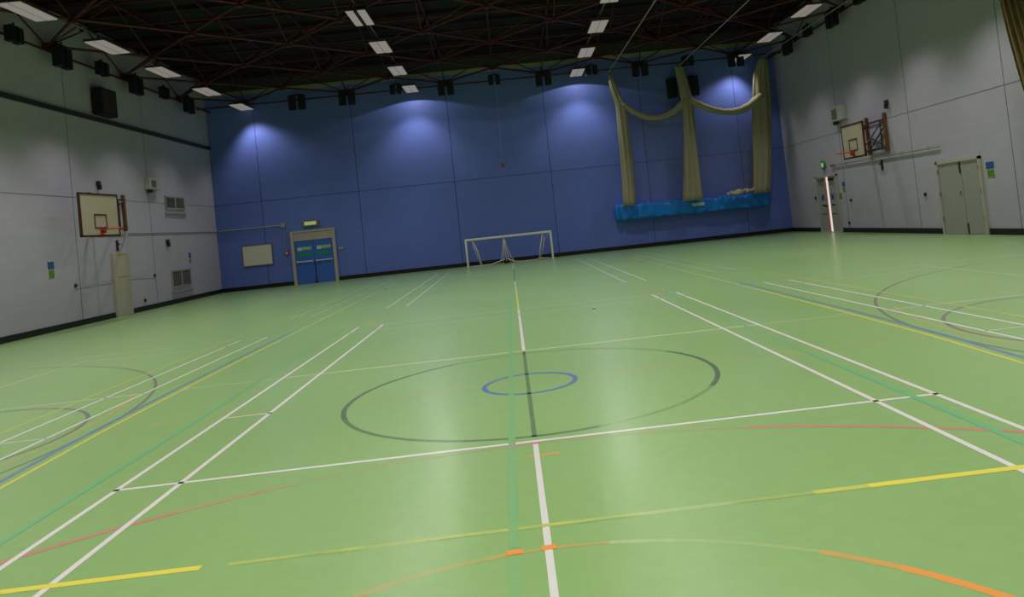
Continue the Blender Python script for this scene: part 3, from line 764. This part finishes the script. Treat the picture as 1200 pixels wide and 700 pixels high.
fixing('small dark socket on the left wall, right of the cream panel at mid height', 'l', 19.9, 1.18, 'socket')
fixing('small dark socket low on the left wall, right of the cream panel', 'l', 19.05, .36, 'socket')
fixing('small dark sensor on the right wall above the backboard', 'r', 16.55, 4.30, 'detector')
fixing('dark cleat on the right wall under the backboard', 'r', 17.35, 2.33, 'cleat')
fixing('small dark socket on the right wall near the wide double doors', 'r', 14.97, 1.22, 'socket')
fixing('small dark socket on the right wall right of the open exit door at mid height', 'r', 19.95, 1.22, 'socket')
fixing('small dark socket low on the right wall beside the open exit door', 'r', 20.3, .36, 'socket')
fixing('small dark socket on the right wall between the corner and the exit door', 'r', 23.1, 1.42, 'socket')
# faint rope barrier line on the left wall between two sockets
b = B(); tube(b, [(XL+.03, 15.1, 1.2), (XL+.02, 16.0, 1.17), (XL+.03, 17.08, 1.22)], .006, 5); tube(b, [(XL+.03, 18.06, 1.24), (XL+.02, 19.0, 1.20), (XL+.03, 19.85, 1.18)], .006, 5)
tag(obj('barrier_rope', b, M['conduit']), 'thin rope strung low along the left wall past the cream panel', 'rope')

# ------------------------------------------------------------------ curtain bunch at the top right
b = B(); n = 70; prev = None
for i in range(n+1):
    f = i/n; cur = []
    for q in range(9):
        gq = q/8; z = 8.0-gq*7.96
        ye = 9.98-.42*min(1.4, (5.9-z)/2.3) if z < 5.9 else 9.98+.10*(z-5.9)
        y = ye-f*1.9
        cur.append(b.verts.new((12.45+.10*math.sin(f*60+.5*math.sin(z)), y, z)))
    if prev:
        for q in range(8): b.faces.new((prev[q], prev[q+1], cur[q+1], cur[q]))
    prev = cur
bmesh.ops.solidify(b, geom=b.faces[:], thickness=.015)
tag(obj('dividing_curtain', b, M['curtain'], None, True), 'brown gathered dividing curtain hanging at the top right by the right wall', 'curtain')
# small white scrap on the court
b = B(); box(b, 1.28, 1.34, 5.45, 5.50, 0.003, .03, bev=.01); tag(obj('shuttlecock_scrap', b, M['white_metal']), 'tiny white scrap lying on the green floor beyond the centre circle', 'scrap')

# ------------------------------------------------------------------ camera
Cx, Cy, Cz, yaw, pitch, roll, fpx, cx, cy = (-3.27771695e-02, -7.48997456, 1.59113758, 4.05871029e-02, -3.03027273e-02, -1.05531010e-01, 869.323792, 627.826870, 235.645168)
cyw, syw, cp, sp = math.cos(yaw), math.sin(yaw), math.cos(pitch), math.sin(pitch)
fwd = Vector((syw*cp, cyw*cp, -sp)); right = Vector((cyw, -syw, 0)); up = right.cross(fwd)
r = right*math.cos(roll)+up*math.sin(roll); u = -right*math.sin(roll)+up*math.cos(roll)
cd = bpy.data.cameras.new('camera'); co = bpy.data.objects.new('camera', cd); COL.objects.link(co)
co.matrix_world = Matrix(((r.x, u.x, -fwd.x, Cx), (r.y, u.y, -fwd.y, Cy), (r.z, u.z, -fwd.z, Cz), (0, 0, 0, 1)))
cd.sensor_fit = 'HORIZONTAL'; cd.sensor_width = 36; cd.lens = fpx/1200*36
cd.shift_x = (600-cx)/1200; cd.shift_y = (cy-350)/1200; cd.clip_end = 200
scene.camera = co

w = bpy.data.worlds.new('world'); scene.world = w; w.use_nodes = True
w.node_tree.nodes['Background'].inputs['Color'].default_value = (0, 0, 0, 1)
scene.view_settings.view_transform = 'Standard'; scene.view_settings.look = 'None'
scene.view_settings.exposure = 0; scene.view_settings.gamma = 1
scene.view_settings.use_curve_mapping = False
